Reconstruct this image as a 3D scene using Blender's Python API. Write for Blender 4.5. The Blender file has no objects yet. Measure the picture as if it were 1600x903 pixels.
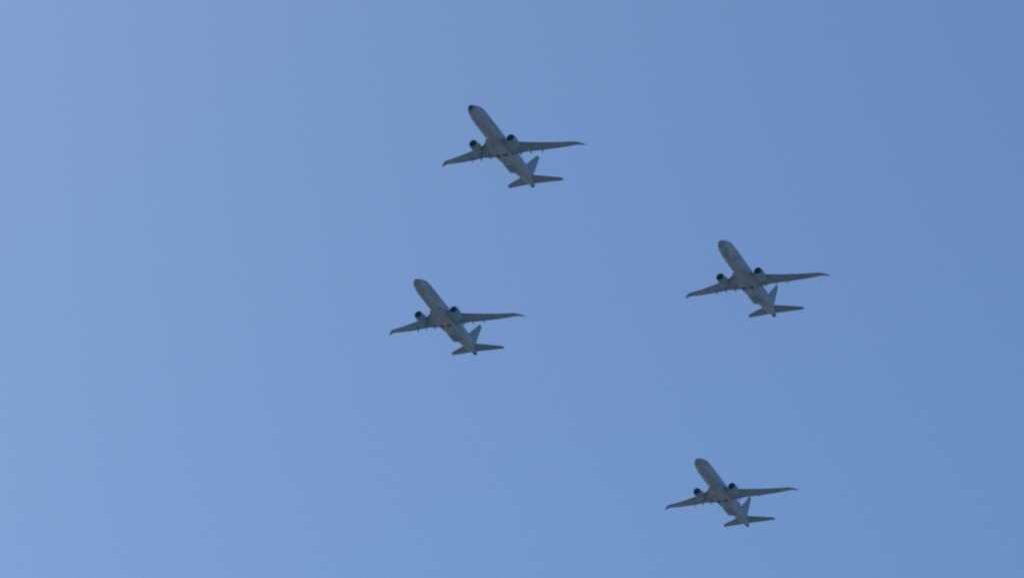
import bpy, bmesh, math, random
from mathutils import Matrix, Vector

# ------------------------------------------------------------------ camera, sky, sun, exposure
sc = bpy.context.scene
C = sc.collection
EYE = Vector((0, 0, 1.7))                       # a spectator standing on the field
RIGHT = Vector((0.99587129, -0.04608853, 0.07820633))
DOWN = Vector((0.09077655, 0.50561783, -0.85796866))
FWD = Vector((0.0, 0.861525655, 0.507714039))   # looking about 30 degrees up

cam_data = bpy.data.cameras.new('camera')
cam = bpy.data.objects.new('camera', cam_data)
C.objects.link(cam)
m = Matrix((RIGHT, -DOWN, -FWD)).transposed().to_4x4()
m.translation = EYE
cam.matrix_world = m
cam_data.sensor_width = 36.0
cam_data.lens = 36.0 * 6500 / 1600              # long zoom, 14 degrees across
cam_data.clip_start = 0.1
cam_data.clip_end = 100000
cam_data.dof.use_dof = True                     # focus hunting a little short of the aircraft
cam_data.dof.focus_distance = 60.0
cam_data.dof.aperture_fstop = 4.8
sc.camera = cam

HAZE = 0.00005                                  # extinction per metre of the summer air

SUN_EL, SUN_AZ = math.radians(42), math.radians(-38)   # high, behind and left of the formation
world = bpy.data.worlds.new('World')
sc.world = world
world.use_nodes = True
wt = world.node_tree
sky = wt.nodes.new('ShaderNodeTexSky')
sky.sky_type = 'NISHITA'
sky.sun_disc = False
sky.sun_elevation = SUN_EL
sky.sun_rotation = SUN_AZ
sky.air_density = 1.28
sky.dust_density = 0.78
sky.ozone_density = 9.0
sky.altitude = 0
wt.links.new(sky.outputs[0], wt.nodes['Background'].inputs[0])
wt.nodes['Background'].inputs[1].default_value = 0.0925

sun_data = bpy.data.lights.new('sun', 'SUN')
sun_data.energy = 3.6
sun_data.angle = math.radians(0.53)
sun_data.color = (1.0, 0.95, 0.88)
sun = bpy.data.objects.new('sun', sun_data)
C.objects.link(sun)
to_sun = Vector((math.sin(SUN_AZ) * math.cos(SUN_EL), math.cos(SUN_AZ) * math.cos(SUN_EL), math.sin(SUN_EL)))
sun.rotation_euler = to_sun.to_track_quat('Z', 'Y').to_euler()
sun.location = to_sun * 3000

sc.view_settings.view_transform = 'Standard'
sc.view_settings.look = 'None'
sc.view_settings.exposure = 0.0
sc.view_settings.gamma = 1.0
sc.view_settings.use_curve_mapping = False
sc.cycles.use_denoising = False                 # leave a little grain, as a phone sensor does

# ------------------------------------------------------------------ materials
def material(name, color, rough=0.5, metal=0.0, vary=0.0, scale=1.5, coat=0.0, warm=None, spec=0.5, bump=0.0):
    mt = bpy.data.materials.new(name)
    mt.use_nodes = True
    nt = mt.node_tree
    b = nt.nodes['Principled BSDF']
    b.inputs['Base Color'].default_value = (*color, 1)
    b.inputs['Roughness'].default_value = rough
    b.inputs['Metallic'].default_value = metal
    b.inputs['Specular IOR Level'].default_value = spec
    b.inputs['Coat Weight'].default_value = coat
    if vary:
        tc = nt.nodes.new('ShaderNodeTexCoord')
        mp = nt.nodes.new('ShaderNodeMapping')
        mp.inputs['Scale'].default_value = (0.35, 1.0, 1.0)     # streaks run along the airflow
        n1 = nt.nodes.new('ShaderNodeTexNoise')
        n1.inputs['Scale'].default_value = scale
        n1.inputs['Detail'].default_value = 6
        n1.inputs['Roughness'].default_value = 0.6
        rp = nt.nodes.new('ShaderNodeValToRGB')
        lo = tuple(c * (1 - vary) for c in color)
        hi = tuple(min(1, c * (1 + vary)) for c in (warm or color))
        rp.color_ramp.elements[0].position = 0.32
        rp.color_ramp.elements[0].color = (*lo, 1)
        rp.color_ramp.elements[1].position = 0.68
        rp.color_ramp.elements[1].color = (*hi, 1)
        oi = nt.nodes.new('ShaderNodeObjectInfo')               # no two airframes weather alike
        sh = nt.nodes.new('ShaderNodeVectorMath'); sh.operation = 'MULTIPLY_ADD'
        sh.inputs[1].default_value = (90, 70, 50)
        nt.links.new(oi.outputs['Random'], sh.inputs[0])
        nt.links.new(tc.outputs['Object'], sh.inputs[2])
        nt.links.new(sh.outputs[0], mp.inputs['Vector'])
        nt.links.new(mp.outputs[0], n1.inputs['Vector'])
        nt.links.new(n1.outputs['Fac'], rp.inputs[0])
        nt.links.new(rp.outputs[0], b.inputs['Base Color'])
        rr = nt.nodes.new('ShaderNodeMapRange')
        rr.inputs['To Min'].default_value = max(0.05, rough - 0.1)
        rr.inputs['To Max'].default_value = min(1, rough + 0.12)
        nt.links.new(n1.outputs['Fac'], rr.inputs['Value'])
        nt.links.new(rr.outputs[0], b.inputs['Roughness'])
        if bump:
            bp = nt.nodes.new('ShaderNodeBump')
            bp.inputs['Strength'].default_value = bump
            bp.inputs['Distance'].default_value = 0.02
            nt.links.new(n1.outputs['Fac'], bp.inputs['Height'])
            nt.links.new(bp.outputs[0], b.inputs['Normal'])
    return mt

PAINT = material('grey_airframe_paint', (0.385, 0.42, 0.50), 0.5, vary=0.28, scale=0.7, warm=(0.395, 0.42, 0.475), bump=0.15)
SHADED_PAINT = material('shaded_grey_paint', (0.275, 0.345, 0.435), 0.5, vary=0.2, scale=0.5, bump=0.12)  # airframe grey with underside shade mixed into the colour, for wings and nacelles
FIN_PAINT = material('grey_fin_paint', (0.285, 0.36, 0.415), 0.5, vary=0.12, scale=0.5, bump=0.1)
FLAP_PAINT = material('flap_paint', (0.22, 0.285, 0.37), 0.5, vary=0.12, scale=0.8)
EDGE = material('bare_leading_edge', (0.17, 0.235, 0.285), 0.65, metal=0.0, vary=0.08, scale=2.0)
LIP = material('inlet_lip_metal', (0.13, 0.16, 0.185), 0.75, spec=0.25)
DARK = material('dark_composite', (0.035, 0.036, 0.04), 0.75, vary=0.2, scale=3.0, spec=0.25)
SOOT = material('exhaust_metal', (0.13, 0.12, 0.11), 0.45, metal=0.8, vary=0.3, scale=3.0)
FAN = material('titanium_fan_blade', (0.02, 0.022, 0.026), 0.5, metal=0.3)
DUCT = material('inlet_duct', (0.02, 0.022, 0.026), 0.7)
RUBBER = material('tyre_rubber', (0.045, 0.046, 0.048), 0.85)
HUB = material('wheel_hub', (0.22, 0.22, 0.22), 0.5, metal=0.3)
GLASS = material('cockpit_glass', (0.03, 0.035, 0.045), 0.08, coat=0.6)
RED = material('red_beacon_lens', (0.35, 0.03, 0.02), 0.2)
GREEN = material('green_navigation_lens', (0.02, 0.25, 0.07), 0.2)
RADOME = material('grey_radome', (0.30, 0.34, 0.41), 0.75, vary=0.08, scale=1.0, spec=0.25)

# ------------------------------------------------------------------ the ground the light bounces from
def ground_material():
    mt = bpy.data.materials.new('dry_grass_field')
    mt.use_nodes = True
    nt = mt.node_tree
    b = nt.nodes['Principled BSDF']
    b.inputs['Roughness'].default_value = 0.95
    tc = nt.nodes.new('ShaderNodeTexCoord')
    n1 = nt.nodes.new('ShaderNodeTexNoise'); n1.inputs['Scale'].default_value = 0.004; n1.inputs['Detail'].default_value = 8
    n2 = nt.nodes.new('ShaderNodeTexNoise'); n2.inputs['Scale'].default_value = 1.2; n2.inputs['Detail'].default_value = 6
    r1 = nt.nodes.new('ShaderNodeValToRGB')
    r1.color_ramp.elements[0].position = 0.38; r1.color_ramp.elements[0].color = (0.09, 0.098, 0.08, 1)
    r1.color_ramp.elements[1].position = 0.62; r1.color_ramp.elements[1].color = (0.185, 0.183, 0.172, 1)
    mx = nt.nodes.new('ShaderNodeMix'); mx.data_type = 'RGBA'; mx.blend_type = 'OVERLAY'; mx.inputs[0].default_value = 0.5
    nt.links.new(tc.outputs['Object'], n1.inputs['Vector'])
    nt.links.new(tc.outputs['Object'], n2.inputs['Vector'])
    nt.links.new(n1.outputs['Fac'], r1.inputs[0])
    nt.links.new(r1.outputs[0], mx.inputs[6])
    nt.links.new(n2.outputs['Color'], mx.inputs[7])
    nt.links.new(mx.outputs[2], b.inputs['Base Color'])
    return mt

gb = bmesh.new()
bmesh.ops.create_circle(gb, cap_ends=True, segments=96, radius=12000)
gm = bpy.data.meshes.new('ground'); gb.to_mesh(gm); gb.free()
gm.materials.append(ground_material())
ground = bpy.data.objects.new('ground', gm)
C.objects.link(ground)
ground['kind'] = 'structure'
ground['label'] = 'dry grass field under the spectator and the flight path'

# ------------------------------------------------------------------ mesh helpers (aircraft axes: nose at x=0, aft is -x, port +y, up +z)
BASE = Vector((18.0, 0.0, 2.7))                 # the thing's origin sits below the belly, mid-length

def build(name, bm, mat, parent, smooth=True, angle=40):
    bmesh.ops.recalc_face_normals(bm, faces=bm.faces[:])
    for f in bm.faces:
        f.smooth = smooth
    if smooth:
        lim = math.radians(angle)
        for e in bm.edges:
            if len(e.link_faces) == 2 and e.calc_face_angle(0) > lim:
                e.smooth = False
    bmesh.ops.translate(bm, verts=bm.verts[:], vec=BASE)
    me = bpy.data.meshes.new(name)
    bm.to_mesh(me); bm.free()
    me.materials.append(mat)
    o = bpy.data.objects.new(name, me)
    C.objects.link(o)
    o.parent = parent
    return o

def loft(bm, rings, cap0=True, cap1=True, closed=True):
    vs = [[bm.verts.new(p) for p in r] for r in rings]
    n = len(vs[0])
    for a, b in zip(vs, vs[1:]):
        for i in range(n if closed else n - 1):
            j = (i + 1) % n
            bm.faces.new((a[i], a[j], b[j], b[i]))
    if cap0: bm.faces.new(list(reversed(vs[0])))
    if cap1: bm.faces.new(vs[-1])
    return vs

def lerp(a, b, t): return a + (b - a) * t

def smoothtab(tab, x):
    """monotone cubic lookup in rows (x, ...), x falling"""
    for i in range(len(tab) - 1):
        x0, x1 = tab[i][0], tab[i + 1][0]
        if x0 >= x >= x1:
            t = (x0 - x) / (x0 - x1)
            out = []
            for k in range(1, len(tab[0])):
                y0, y1 = tab[i][k], tab[i + 1][k]
                d = (y1 - y0) / (x0 - x1)
                def slope(q):
                    if q <= 0 or q >= len(tab) - 1:
                        return None
                    da = (tab[q][k] - tab[q - 1][k]) / (tab[q - 1][0] - tab[q][0])
                    db = (tab[q + 1][k] - tab[q][k]) / (tab[q][0] - tab[q + 1][0])
                    return 0.0 if da * db <= 0 else 2 * da * db / (da + db)
                m0, m1 = slope(i), slope(i + 1)
                m0 = d if m0 is None else m0
                m1 = d if m1 is None else m1
                h = x0 - x1
                t2, t3 = t * t, t * t * t
                out.append((2*t3-3*t2+1)*y0 + (t3-2*t2+t)*h*m0 + (-2*t3+3*t2)*y1 + (t3-t2)*h*m1)
            return out
    return list(tab[-1][1:])

# x, top z, bottom z, half width
FUS = [(0.0, -0.50, -0.60, 0.05), (-0.10, -0.22, -0.90, 0.34), (-0.36, 0.02, -1.14, 0.59), (-0.9, 0.36, -1.40, 0.88),
       (-1.6, 0.74, -1.66, 1.20), (-2.3, 1.08, -1.76, 1.35), (-3.2, 1.50, -1.88, 1.58), (-4.2, 1.80, -1.96, 1.74),
       (-5.5, 1.97, -2.0, 1.85), (-7.5, 2.0, -2.01, 1.88), (-20, 2.0, -2.01, 1.88), (-25.5, 2.0, -1.99, 1.88),
       (-28.5, 1.99, -1.74, 1.80), (-31.0, 1.90, -1.36, 1.58), (-33.5, 1.60, -1.00, 1.22), (-35.5, 1.15, -0.72, 0.88),
       (-36.6, 0.76, -0.58, 0.66), (-37.2, 0.52, -0.53, 0.53), (-37.65, 0.32, -0.48, 0.42)]

def fus_ring(x, n=40, grow=0.0):
    t, b, w = smoothtab(FUS, x)
    zc, h = (t + b) / 2, (t - b) / 2
    return [Vector((x, (w + grow) * math.sin(2*math.pi*i/n), zc + (h + grow) * math.cos(2*math.pi*i/n))) for i in range(n)]

def xs(a, b, n): return [lerp(a, b, i / n) for i in range(n + 1)]

def naca(t, s):
    return 5*t*(0.2969*math.sqrt(max(s, 0)) - 0.1260*s - 0.3516*s*s + 0.2843*s**3 - 0.1036*s**4)

def section(le, te, thick, a=0.0, b=1.0, n=9, axis='wing', camber=0.015):
    """closed loop of an airfoil between chord fractions a and b; le/te are points"""
    up = Vector((0, 0, 1)) if axis == 'wing' else Vector((0, 1, 0))
    c = (te - le).length
    ss = [lerp(a, b, 0.5 - 0.5 * math.cos(math.pi * i / n)) if a == 0 else lerp(a, b, i / n) for i in range(n + 1)]
    top = [le.lerp(te, s) + up * (naca(thick, s) + 4*camber*s*(1-s)) * c for s in ss]
    bot = [le.lerp(te, s) + up * (-naca(thick, s) + 4*camber*s*(1-s)) * c for s in ss]
    if a == 0: return top + bot[:0:-1]
    return top + bot[::-1]

# wing planform: y, leading-edge x, trailing-edge x, z, thickness
WING = [(0.9, -13.2, -21.15, -1.36, 0.15), (1.9, -14.0, -21.2, -1.27, 0.145), (3.4, -15.65, -21.25, -1.11, 0.135),
        (5.0, -16.85, -21.3, -0.93, 0.125), (5.8, -17.3, -21.4, -0.84, 0.12), (9.0, -18.95, -22.28, -0.46, 0.115),
        (12.5, -20.72, -23.25, 0.06, 0.11), (15.0, -22.0, -23.95, 0.55, 0.105), (16.6, -22.85, -24.42, 0.92, 0.10)]
TIP = [(16.6, -22.85, -24.42, 0.92, 0.10), (17.2, -23.34, -24.70, 1.03, 0.10), (17.8, -24.02, -25.06, 1.13, 0.10),
       (18.3, -24.72, -25.42, 1.20, 0.10), (18.65, -25.28, -25.70, 1.24, 0.10), (18.82, -25.68, -25.86, 1.26, 0.10)]

def wing_at(y, tab=WING):
    for p, q in zip(tab, tab[1:]):
        if p[0] <= y <= q[0]:
            t = (y - p[0]) / (q[0] - p[0])
            return tuple(lerp(u, v, t) for u, v in zip(p, q))
    return tab[-1]

def wing_piece(side, ys, a, b, tab=WING, drop=0.0, n=9):
    bm = bmesh.new()
    rings = []
    for y in ys:
        _, lx, tx, z, t = wing_at(y, tab)
        rings.append(section(Vector((lx, side*y, z - drop)), Vector((tx, side*y, z - 0.10 * (lx - tx) * 0.35 - drop)), t, a, b, n))
    loft(bm, rings)
    return bm

# tail planforms
FIN = [(1.0, -30.6, -36.3, 0.105), (2.2, -31.75, -36.95, 0.105), (5.5, -34.85, -38.15, 0.10), (8.3, -37.5, -39.2, 0.095),
       (8.75, -37.95, -39.36, 0.09), (8.97, -38.4, -39.42, 0.07)]
STAB = [(0.35, -32.9, -37.35, 0.42, 0.10), (1.2, -33.65, -37.55, 0.54, 0.10), (4.0, -35.7, -38.4, 0.98, 0.095),
        (6.7, -37.7, -39.2, 1.42, 0.09), (7.0, -38.02, -39.28, 1.47, 0.08), (7.17, -38.45, -39.32, 1.50, 0.06)]

def lathe(bm, prof, cx, cy, cz, n=32, flat=1.0, cap0=False, cap1=False):
    """prof: (x, r) rows about an axis along x"""
    rings = []
    for x, r in prof:
        rings.append([Vector((cx + x, cy + r*math.cos(2*math.pi*i/n), cz + r*(flat if math.sin(2*math.pi*i/n) < 0 else 1.0)*math.sin(2*math.pi*i/n))) for i in range(n)])
    loft(bm, rings, cap0, cap1)

def canoe(bm, x0, x1, cy, cz, hw, hh, n=10, k=12, lift=0.0):
    rings = []
    for i in range(k + 1):
        t = i / k
        r = max(0.03, math.sin(math.pi * min(1, t * 0.92 + 0.04)) ** 0.6)
        rings.append([Vector((lerp(x0, x1, t), cy + hw*r*math.cos(2*math.pi*j/n), cz + lift*t + hh*r*math.sin(2*math.pi*j/n))) for j in range(n)])
    loft(bm, rings)

def blade(bm, x, y, z, h, c, down=True):
    s = -1 if down else 1
    r0 = section(Vector((x, y, z)), Vector((x - c, y, z)), 0.10, axis='fin', camber=0, n=5)
    r1 = section(Vector((x - c*0.35, y, z + s*h)), Vector((x - c*0.9, y, z + s*h)), 0.10, axis='fin', camber=0, n=5)
    loft(bm, [r0, r1])

# ------------------------------------------------------------------ one aircraft
def make_aircraft():
    root = bpy.data.objects.new('patrol_jet', None)
    root.empty_display_size = 5
    C.objects.link(root)

    # fuselage, radome, nose tip, tail cone
    bm = bmesh.new()
    st = xs(-1.25, -7.5, 22) + xs(-7.5, -25.5, 18)[1:] + xs(-25.5, -36.78, 26)[1:]
    loft(bm, [fus_ring(x) for x in st])
    fus = build('fuselage', bm, PAINT, root)
    bm = bmesh.new()
    loft(bm, [fus_ring(x) for x in xs(-0.52, -1.235, 6)])
    build('nose_radome', bm, RADOME, root)
    bm = bmesh.new()
    loft(bm, [fus_ring(x) for x in [0, -0.03, -0.07, -0.12, -0.2, -0.3, -0.4, -0.51]])
    build('nose_tip', bm, RADOME, root)
    bm = bmesh.new()
    loft(bm, [fus_ring(x) for x in xs(-36.8, -37.65, 6)])
    tail = build('tail_cone', bm, DARK, root)
    bm = bmesh.new()
    lathe(bm, [(0.02, 0.19), (-0.16, 0.17), (-0.16, 0.13), (0.0, 0.12)], -37.65, 0, -0.08, 16, 1.0, True, True)
    build('exhaust_pipe', bm, SOOT, tail)

    # cockpit panes, laid on the nose surface
    for side in (1, -1):
        for a0, a1, xa, xb in ((6, 30, -2.42, -3.15), (33, 58, -2.58, -3.5), (61, 74, -3.0, -3.95)):
            bm = bmesh.new()
            rows = []
            for i in range(5):
                x = lerp(xa, xb, i / 4)
                t, b, w = smoothtab(FUS, x)
                zc, h = (t + b) / 2, (t - b) / 2
                rows.append([Vector((x, side*(w+0.012)*math.sin(math.radians(lerp(a0, a1, j/5))), zc + (h+0.012)*math.cos(math.radians(lerp(a0, a1, j/5))))) for j in range(6)])
            loft(bm, rows, False, False, closed=False)
            build('cockpit_window', bm, GLASS, fus)

    # crew door outline and observation windows
    for side in (1, -1):
        for x in (-8.6, -26.4):
            bm = bmesh.new()
            ring = []
            for i in range(14):
                a = 2*math.pi*i/14
                xx = x + 0.19*math.cos(a); ang = math.radians(72) + 0.13*math.sin(a)
                t, b, w = smoothtab(FUS, xx)
                ring.append(Vector((xx, side*(w+0.012)*math.sin(ang), (t+b)/2 + ((t-b)/2+0.012)*math.cos(ang))))
            bm.faces.new([bm.verts.new(p) for p in ring])
            build('observation_window', bm, GLASS, fus)

    # wing-to-body fairing and the weapons bay that ends in a step
    bm = bmesh.new()
    BF = [(-11.6, -1.95, 0.5, 0.1), (-12.4, -2.14, 1.35, 0.25), (-13.6, -2.36, 1.85, 0.5), (-15.5, -2.50, 2.08, 0.8), (-19.5, -2.50, 2.10, 0.85),
          (-21.2, -2.40, 2.02, 0.7), (-22.6, -2.26, 1.80, 0.45), (-23.4, -2.1, 1.3, 0.25)]
    rings = []
    for x in xs(-11.6, -23.4, 26):
        bot, hw, hh = smoothtab(BF, x)
        n = 24; r = []
        for i in range(n):
            a = 2*math.pi*i/n
            cx_, sx_ = math.cos(a), math.sin(a)
            r.append(Vector((x, hw*math.copysign(abs(cx_)**0.6, cx_), bot + hh + hh*math.copysign(abs(sx_)**0.75, sx_))))
        rings.append(r)
    loft(bm, rings)
    fair = build('belly_fairing', bm, PAINT, root)
    bm = bmesh.new()
    WB = [(-22.0, -2.02, 1.2), (-23.0, -2.24, 1.62), (-24.2, -2.32, 1.76), (-26.8, -2.30, 1.76), (-27.7, -2.26, 1.70), (-27.95, -2.05, 1.5)]
    rings = []
    for x in xs(-22.0, -27.95, 20):
        bot, hw = smoothtab(WB, x)
        n = 20; r = []
        for i in range(n):
            a = 2*math.pi*i/n
            cx_, sx_ = math.cos(a), math.sin(a)
            r.append(Vector((x, hw*math.copysign(abs(cx_)**0.6, cx_), bot + 0.7 + 0.7*math.copysign(abs(sx_)**0.6, sx_))))
        rings.append(r)
    loft(bm, rings)
    bay = build('weapons_bay_fairing', bm, PAINT, root)
    for side in (1, -1):
        bm = bmesh.new()
        r0 = [Vector((x, y*side, z)) for x, y, z in ((-23.9, 0.03, -2.34), (-27.0, 0.03, -2.33), (-27.0, 0.9, -2.32), (-23.9, 0.9, -2.33))]
        r1 = [p + Vector((0, 0, 0.05)) for p in r0]
        loft(bm, [r0, r1])
        build('bay_door', bm, FLAP_PAINT, bay, smooth=False)

    # main wheels lie open in the belly fairing
    for side in (1, -1):
        bm = bmesh.new()
        prof = [(0.30, 0.0), (0.34, 0.04), (0.53, 0.05), (0.57, -0.01), (0.57, -0.12), (0.50, -0.2), (0.30, -0.2)]
        n = 28
        rings = [[Vector((-19.25 + r*math.cos(2*math.pi*i/n), side*0.92 + r*math.sin(2*math.pi*i/n), -2.485 - h)) for i in range(n)] for r, h in prof]
        loft(bm, rings, False, False)
        whl = build('main_wheel', bm, RUBBER, fair)
        whl['_hub'] = 1
        bm = bmesh.new()
        lo = [[Vector((-19.25 + r*math.cos(2*math.pi*i/n), side*0.92 + r*math.sin(2*math.pi*i/n), -2.49 - h)) for i in range(n)] for r, h in ((0.30, -0.1), (0.29, 0.0), (0.12, 0.02), (0.02, 0.03))]
        loft(bm, lo)
        build('wheel_hub', bm, HUB, fair)
        bm = bmesh.new()
        n = 24
        rings = [[Vector((-19.25 + r*math.cos(2*math.pi*i/n), side*0.92 + r*math.sin(2*math.pi*i/n), z)) for i in range(n)] for r, z in ((0.70, -2.504), (0.60, -2.508), (0.60, -2.47), (0.70, -2.47))]
        loft(bm, rings + [rings[0]], False, False)
        build('wheel_well_seal', bm, FLAP_PAINT, fair)

    # wings
    for side in (1, -1):
        ysr = sorted(set([p[0] for p in WING] + xs(0.9, 16.6, 20)))
        wing = build('wing', wing_piece(side, ysr, 0.085, 0.72), SHADED_PAINT, root)
        build('leading_edge_slat', wing_piece(side, [y for y in ysr if y >= 1.9], 0.0, 0.084, n=7), EDGE, wing)
        build('leading_edge_root', wing_piece(side, [y for y in ysr if y <= 1.9], 0.0, 0.0845, n=7), PAINT, wing)
        for nm, y0, y1, mt in (('flap', 1.95, 5.55, FLAP_PAINT), ('flap', 5.62, 11.9, FLAP_PAINT), ('aileron', 11.97, 15.3, FLAP_PAINT), ('wing_trailing_panel', 15.36, 16.58, SHADED_PAINT)):
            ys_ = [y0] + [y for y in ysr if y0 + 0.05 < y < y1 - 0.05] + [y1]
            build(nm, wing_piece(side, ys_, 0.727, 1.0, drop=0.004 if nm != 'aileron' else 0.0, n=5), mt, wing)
        build('raked_wing_tip', wing_piece(side, [p[0] for p in TIP], 0.0, 1.0, TIP), SHADED_PAINT, wing)
        # flap track fairings
        for y, L, hw, hh, over in ((3.95, 2.6, 0.18, 0.27, 0.58), (6.45, 2.9, 0.18, 0.28, 0.58), (9.05, 2.5, 0.16, 0.25, 0.54)):
            _, lx, tx, z, t = wing_at(y)
            bm = bmesh.new()
            canoe(bm, tx + L - over, tx - over, side*y, z - 0.36, hw, hh, lift=-0.06)
            build('flap_track_fairing', bm, PAINT, wing)
        # navigation lens at the start of the raked tip
        bm = bmesh.new()
        canoe(bm, -22.78, -23.12, side*16.75, 0.93, 0.05, 0.04, 8, 6)
        build('navigation_light', bm, RED if side > 0 else GREEN, wing)
        # dark fuel vent scoop
        _, lx, tx, z, t = wing_at(14.0)
        bm = bmesh.new()
        canoe(bm, lerp(lx, tx, .42), lerp(lx, tx, .52), side*14.0, z - 0.075, 0.07, 0.05, 8, 6)
        build('vent_scoop', bm, DARK, wing)

    # engines
    for side in (1, -1):
        ex, ey, ez = -12.95, side*4.83, -2.08
        bm = bmesh.new()
        lathe(bm, [(-0.14, 0.985), (-0.5, 1.06), (-1.1, 1.11), (-1.9, 1.11), (-2.7, 1.05), (-3.4, 0.93), (-3.9, 0.82), (-3.9, 0.78), (-3.3, 0.83), (-2.5, 0.85)], ex, ey, ez, 36, 0.95)
        eng = build('engine', bm, SHADED_PAINT, root)
        bm = bmesh.new()
        lathe(bm, [(-0.3, 0.80), (-0.12, 0.82), (-0.03, 0.85), (0.0, 0.90), (-0.03, 0.945), (-0.135, 0.984)], ex, ey, ez, 36, 0.95)
        build('inlet_lip', bm, LIP, eng)
        bm = bmesh.new()
        lathe(bm, [(-0.302, 0.80), (-0.7, 0.80), (-1.25, 0.80)], ex, ey, ez, 36, 0.97)
        build('inlet_duct', bm, DUCT, eng)
        bm = bmesh.new()
        nb = 24
        for k in range(nb):                                     # twisted fan blades
            a = 2*math.pi*k/nb
            pts = []
            for r, tw, ch in ((0.2, 0.5, 0.10), (0.5, 0.8, 0.15), (0.775, 1.05, 0.17)):
                for s in (-1, 1):
                    da = s*ch*math.sin(tw)/r*0.75
                    pts.append(Vector((ex - 1.0 - s*ch*math.cos(tw), ey + r*math.cos(a+da), ez + r*math.sin(a+da))))
            v = [bm.verts.new(p) for p in pts]
            bm.faces.new((v[0], v[1], v[3], v[2])); bm.faces.new((v[2], v[3], v[5], v[4]))
        lathe(bm, [(-1.22, 0.79), (-1.23, 0.4), (-1.24, 0.05)], ex, ey, ez, 24, 1.0, False, True)
        build('fan', bm, FAN, eng)
        bm = bmesh.new()
        lathe(bm, [(-0.55, 0.01), (-0.62, 0.07), (-0.78, 0.16), (-0.95, 0.23), (-1.1, 0.25)], ex, ey, ez, 20, 1.0, True, False)
        build('spinner', bm, DARK, eng)
        bm = bmesh.new()
        lathe(bm, [(-2.5, 0.5), (-3.4, 0.62), (-4.2, 0.56), (-4.9, 0.42), (-4.9, 0.38), (-4.4, 0.40)], ex, ey, ez, 28)
        build('core_nozzle', bm, SOOT, eng)
        bm = bmesh.new()
        lathe(bm, [(-4.3, 0.30), (-4.9, 0.26), (-5.4, 0.12), (-5.6, 0.02)], ex, ey, ez, 20, 1.0, True, True)
        build('exhaust_plug', bm, SOOT, eng)
        bm = bmesh.new()                                         # pylon
        rings = []
        for x, zt, zb, w in ((-1.0, 1.06, 0.9, 0.05), (-1.8, 1.22, 0.85, 0.16), (-3.0, 1.18, 0.75, 0.22), (-4.2, 1.10, 0.50, 0.23), (-5.6, 1.0, 0.42, 0.19), (-6.8, 1.0, 0.62, 0.08)):
            rings.append([Vector((ex + x, ey + w, ez + zt)), Vector((ex + x, ey - w, ez + zt)), Vector((ex + x, ey - w, ez + zb)), Vector((ex + x, ey + w, ez + zb))])
        loft(bm, rings)
        build('pylon', bm, PAINT, eng, angle=60)
        bm = bmesh.new()                                         # nacelle strake on the inboard side
        a = math.radians(40)
        dy, dz = -side*math.cos(a), math.sin(a)
        p = [Vector((ex + x, ey + dy*r, ez + dz*r)) for x, r in ((-1.3, 1.08), (-2.6, 1.03), (-2.6, 1.32), (-1.9, 1.30))]
        off = Vector((0, -dz*0.02*side, 0.02))
        loft(bm, [p, [q + off for q in p]])
        build('nacelle_strake', bm, PAINT, eng, smooth=False)

    # fin
    def fin_piece(a, b, zs=None, n=9):
        bm = bmesh.new()
        loft(bm, [section(Vector((l, 0, z)), Vector((t, 0, z)), th, a, b, n, 'fin', 0) for z, l, t, th in FIN])
        return bm
    fin = build('tail_fin', fin_piece(0.0, 0.66), FIN_PAINT, root)
    build('rudder', fin_piece(0.667, 1.0, n=5), FIN_PAINT, fin)
    bm = bmesh.new()                                             # dorsal fillet
    rings = []
    for x, h, w in ((-26.6, 1.98, 0.03), (-28.2, 2.22, 0.10), (-29.8, 2.55, 0.15), (-31.2, 3.05, 0.18), (-32.6, 3.0, 0.12)):
        rings.append([Vector((x, -w, 1.7)), Vector((x, w, 1.7)), Vector((x, w*0.35, h)), Vector((x, -w*0.35, h))])
    loft(bm, rings)
    build('dorsal_fillet', bm, FIN_PAINT, fin, angle=70)

    # tailplanes
    for side in (1, -1):
        def stab_piece(a, b, lo=0, n=8):
            bm = bmesh.new()
            loft(bm, [section(Vector((l, side*y, z)), Vector((t, side*y, z)), th, a, b, n, 'wing', -0.006) for y, l, t, z, th in STAB[lo:]])
            return bm
        stab = build('tailplane', stab_piece(0.06, 0.68), FLAP_PAINT, root)
        build('tailplane_leading_edge', stab_piece(0.0, 0.0595, n=5), EDGE, stab)
        build('elevator', stab_piece(0.687, 1.0, 0, 5), FLAP_PAINT, stab)

    # belly aerials, beacon, sensor turret ring
    for x, h, c in ((-6.3, 0.32, 0.34), (-8.8, 0.45, 0.5), (-10.4, 0.30, 0.3), (-30.2, 0.35, 0.4)):
        bm = bmesh.new()
        t, b, w = smoothtab(FUS, x)
        blade(bm, x, 0, b + 0.03, h, c)
        build('blade_aerial', bm, PAINT, fus)
    for x in (-9.5, -14.5, -22.0):
        bm = bmesh.new()
        blade(bm, x, 0, 1.97, 0.4, 0.45, False)
        build('blade_aerial', bm, PAINT, fus)
    bm = bmesh.new()
    lathe(bm, [(0.0, 0.02), (-0.05, 0.09), (-0.15, 0.13), (-0.3, 0.1), (-0.38, 0.02)], -17.0, 0, -2.5, 14, 1.0, True, True)
    build('beacon_light', bm, RED, fair)
    for x, y in ((-5.0, 0.0), (-7.2, 0.55)):
        bm = bmesh.new()
        n = 20
        t, b, w = smoothtab(FUS, x)
        rings = [[Vector((x + r*math.cos(2*math.pi*i/n), y + r*math.sin(2*math.pi*i/n), b + z)) for i in range(n)] for r, z in ((0.32, 0.15), (0.32, -0.02), (0.26, -0.12), (0.12, -0.18))]
        loft(bm, rings)
        build('sensor_dome', bm, RADOME, fus)
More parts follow.
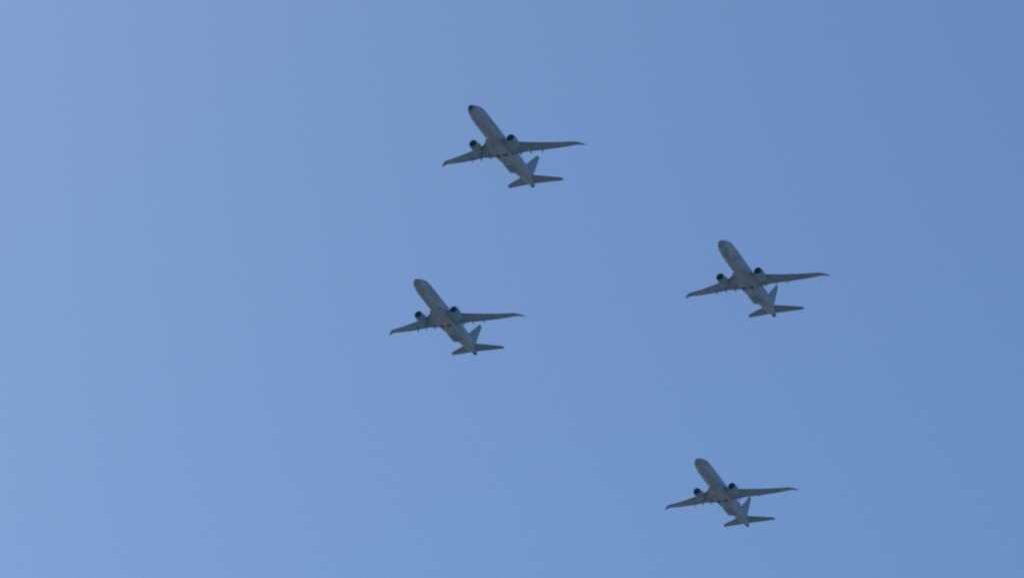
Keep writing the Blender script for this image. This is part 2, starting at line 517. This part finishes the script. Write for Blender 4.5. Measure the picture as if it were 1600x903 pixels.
    # wing-root landing-light lens and nose-gear doors
    for side in (1, -1):
        bm = bmesh.new()
        r0 = []
        for x in (-3.1, -4.9):
            for yy in (0.02, 0.42):
                t, b, w = smoothtab(FUS, x)
                r0.append(Vector((x, side*yy, (t+b)/2 - ((t-b)/2 + 0.014)*math.sqrt(1 - (yy/w)**2))))
        q = [r0[0], r0[1], r0[3], r0[2]]
        loft(bm, [q, [p + Vector((0, 0, 0.06)) for p in q]])
        build('nose_gear_door', bm, FLAP_PAINT, fus, smooth=False)
    return root

def copy_tree(o, parent=None):
    c = o.copy()
    C.objects.link(c)
    if parent is not None:
        c.parent = parent
    for ch in kids.get(o.name, []):
        copy_tree(ch, c)
    return c

proto = make_aircraft()
for o in bpy.data.objects:
    if '_hub' in o:
        del o['_hub']
kids = {}
for o in list(C.objects):
    if o.parent:
        kids.setdefault(o.parent.name, []).append(o)

# position of the mid-fuselage point relative to the eye, and attitude (columns: forward, port, up)
FORMATION = [
    ((-5.77, 829.8, 528.31), ((-0.43882, 0.89851, 0.0109), (-0.89852, -0.43862, -0.01688), (-0.01038, -0.0172, 0.9998)),
     'grey twin-engine jet with a dark nose tip, flying highest of the four'),
    ((-16.19, 898.91, 520.53), ((-0.4331, 0.90122, 0.01508), (-0.90126, -0.43322, 0.00629), (0.0122, -0.01086, 0.99987)),
     'grey twin-engine jet flying leftmost of the four, below the one with the dark nose tip'),
    ((55.96, 859.74, 516.12), ((-0.43768, 0.89901, -0.01458), (-0.89904, -0.43781, -0.00733), (-0.01297, 0.0099, 0.99987)),
     'grey twin-engine jet flying farthest right of the four, about halfway up the picture'),
    ((59.03, 957.62, 509.5), ((-0.43896, 0.89843, -0.01141), (-0.89844, -0.43874, 0.01795), (0.01112, 0.01813, 0.99977)),
     'grey twin-engine jet flying lowest and smallest of the four in the sky'),
]
roots = [proto] + [copy_tree(proto) for _ in range(3)]
for r, (loc, rows, label) in zip(roots, FORMATION):
    M = Matrix(rows).to_4x4()
    # orthonormalise the rounded attitude
    M = M.to_quaternion().to_matrix().to_4x4()
    M.translation = EYE + Vector(loc) + M.to_3x3() @ Vector((0, 0, -BASE.z))
    r.matrix_world = M
    r['label'] = label
    r['category'] = 'airplane'
    r['group'] = 'grey jets flying in formation'

# only the leading jet carries a dark nose tip
for o in C.objects:
    if o.parent == proto and o.name.startswith('nose_tip'):
        o.material_slots[0].link = 'OBJECT'
        o.material_slots[0].material = DARK
        o['label'] = 'dark nose tip'

# ------------------------------------------------------------------ summer haze between the spectator and the formation
bm = bmesh.new()
bmesh.ops.create_cube(bm, size=1.0)
bmesh.ops.scale(bm, verts=bm.verts[:], vec=(24400, 24400, 601))
bmesh.ops.translate(bm, verts=bm.verts[:], vec=(0, 0, 299.5))
hm = bpy.data.meshes.new('haze'); bm.to_mesh(hm); bm.free()
hz = bpy.data.materials.new('haze_air'); hz.use_nodes = True
nt = hz.node_tree
for n in list(nt.nodes):
    nt.nodes.remove(n)
out = nt.nodes.new('ShaderNodeOutputMaterial')
pv = nt.nodes.new('ShaderNodeVolumePrincipled')
pv.inputs['Color'].default_value = (0.10, 0.53, 0.92, 1)
pv.inputs['Density'].default_value = HAZE
pv.inputs['Anisotropy'].default_value = 0.2
nt.links.new(pv.outputs[0], out.inputs['Volume'])
hm.materials.append(hz)
haze = bpy.data.objects.new('haze', hm)
C.objects.link(haze)
haze['kind'] = 'stuff'
haze['label'] = 'thin blue summer haze filling the air under the formation'
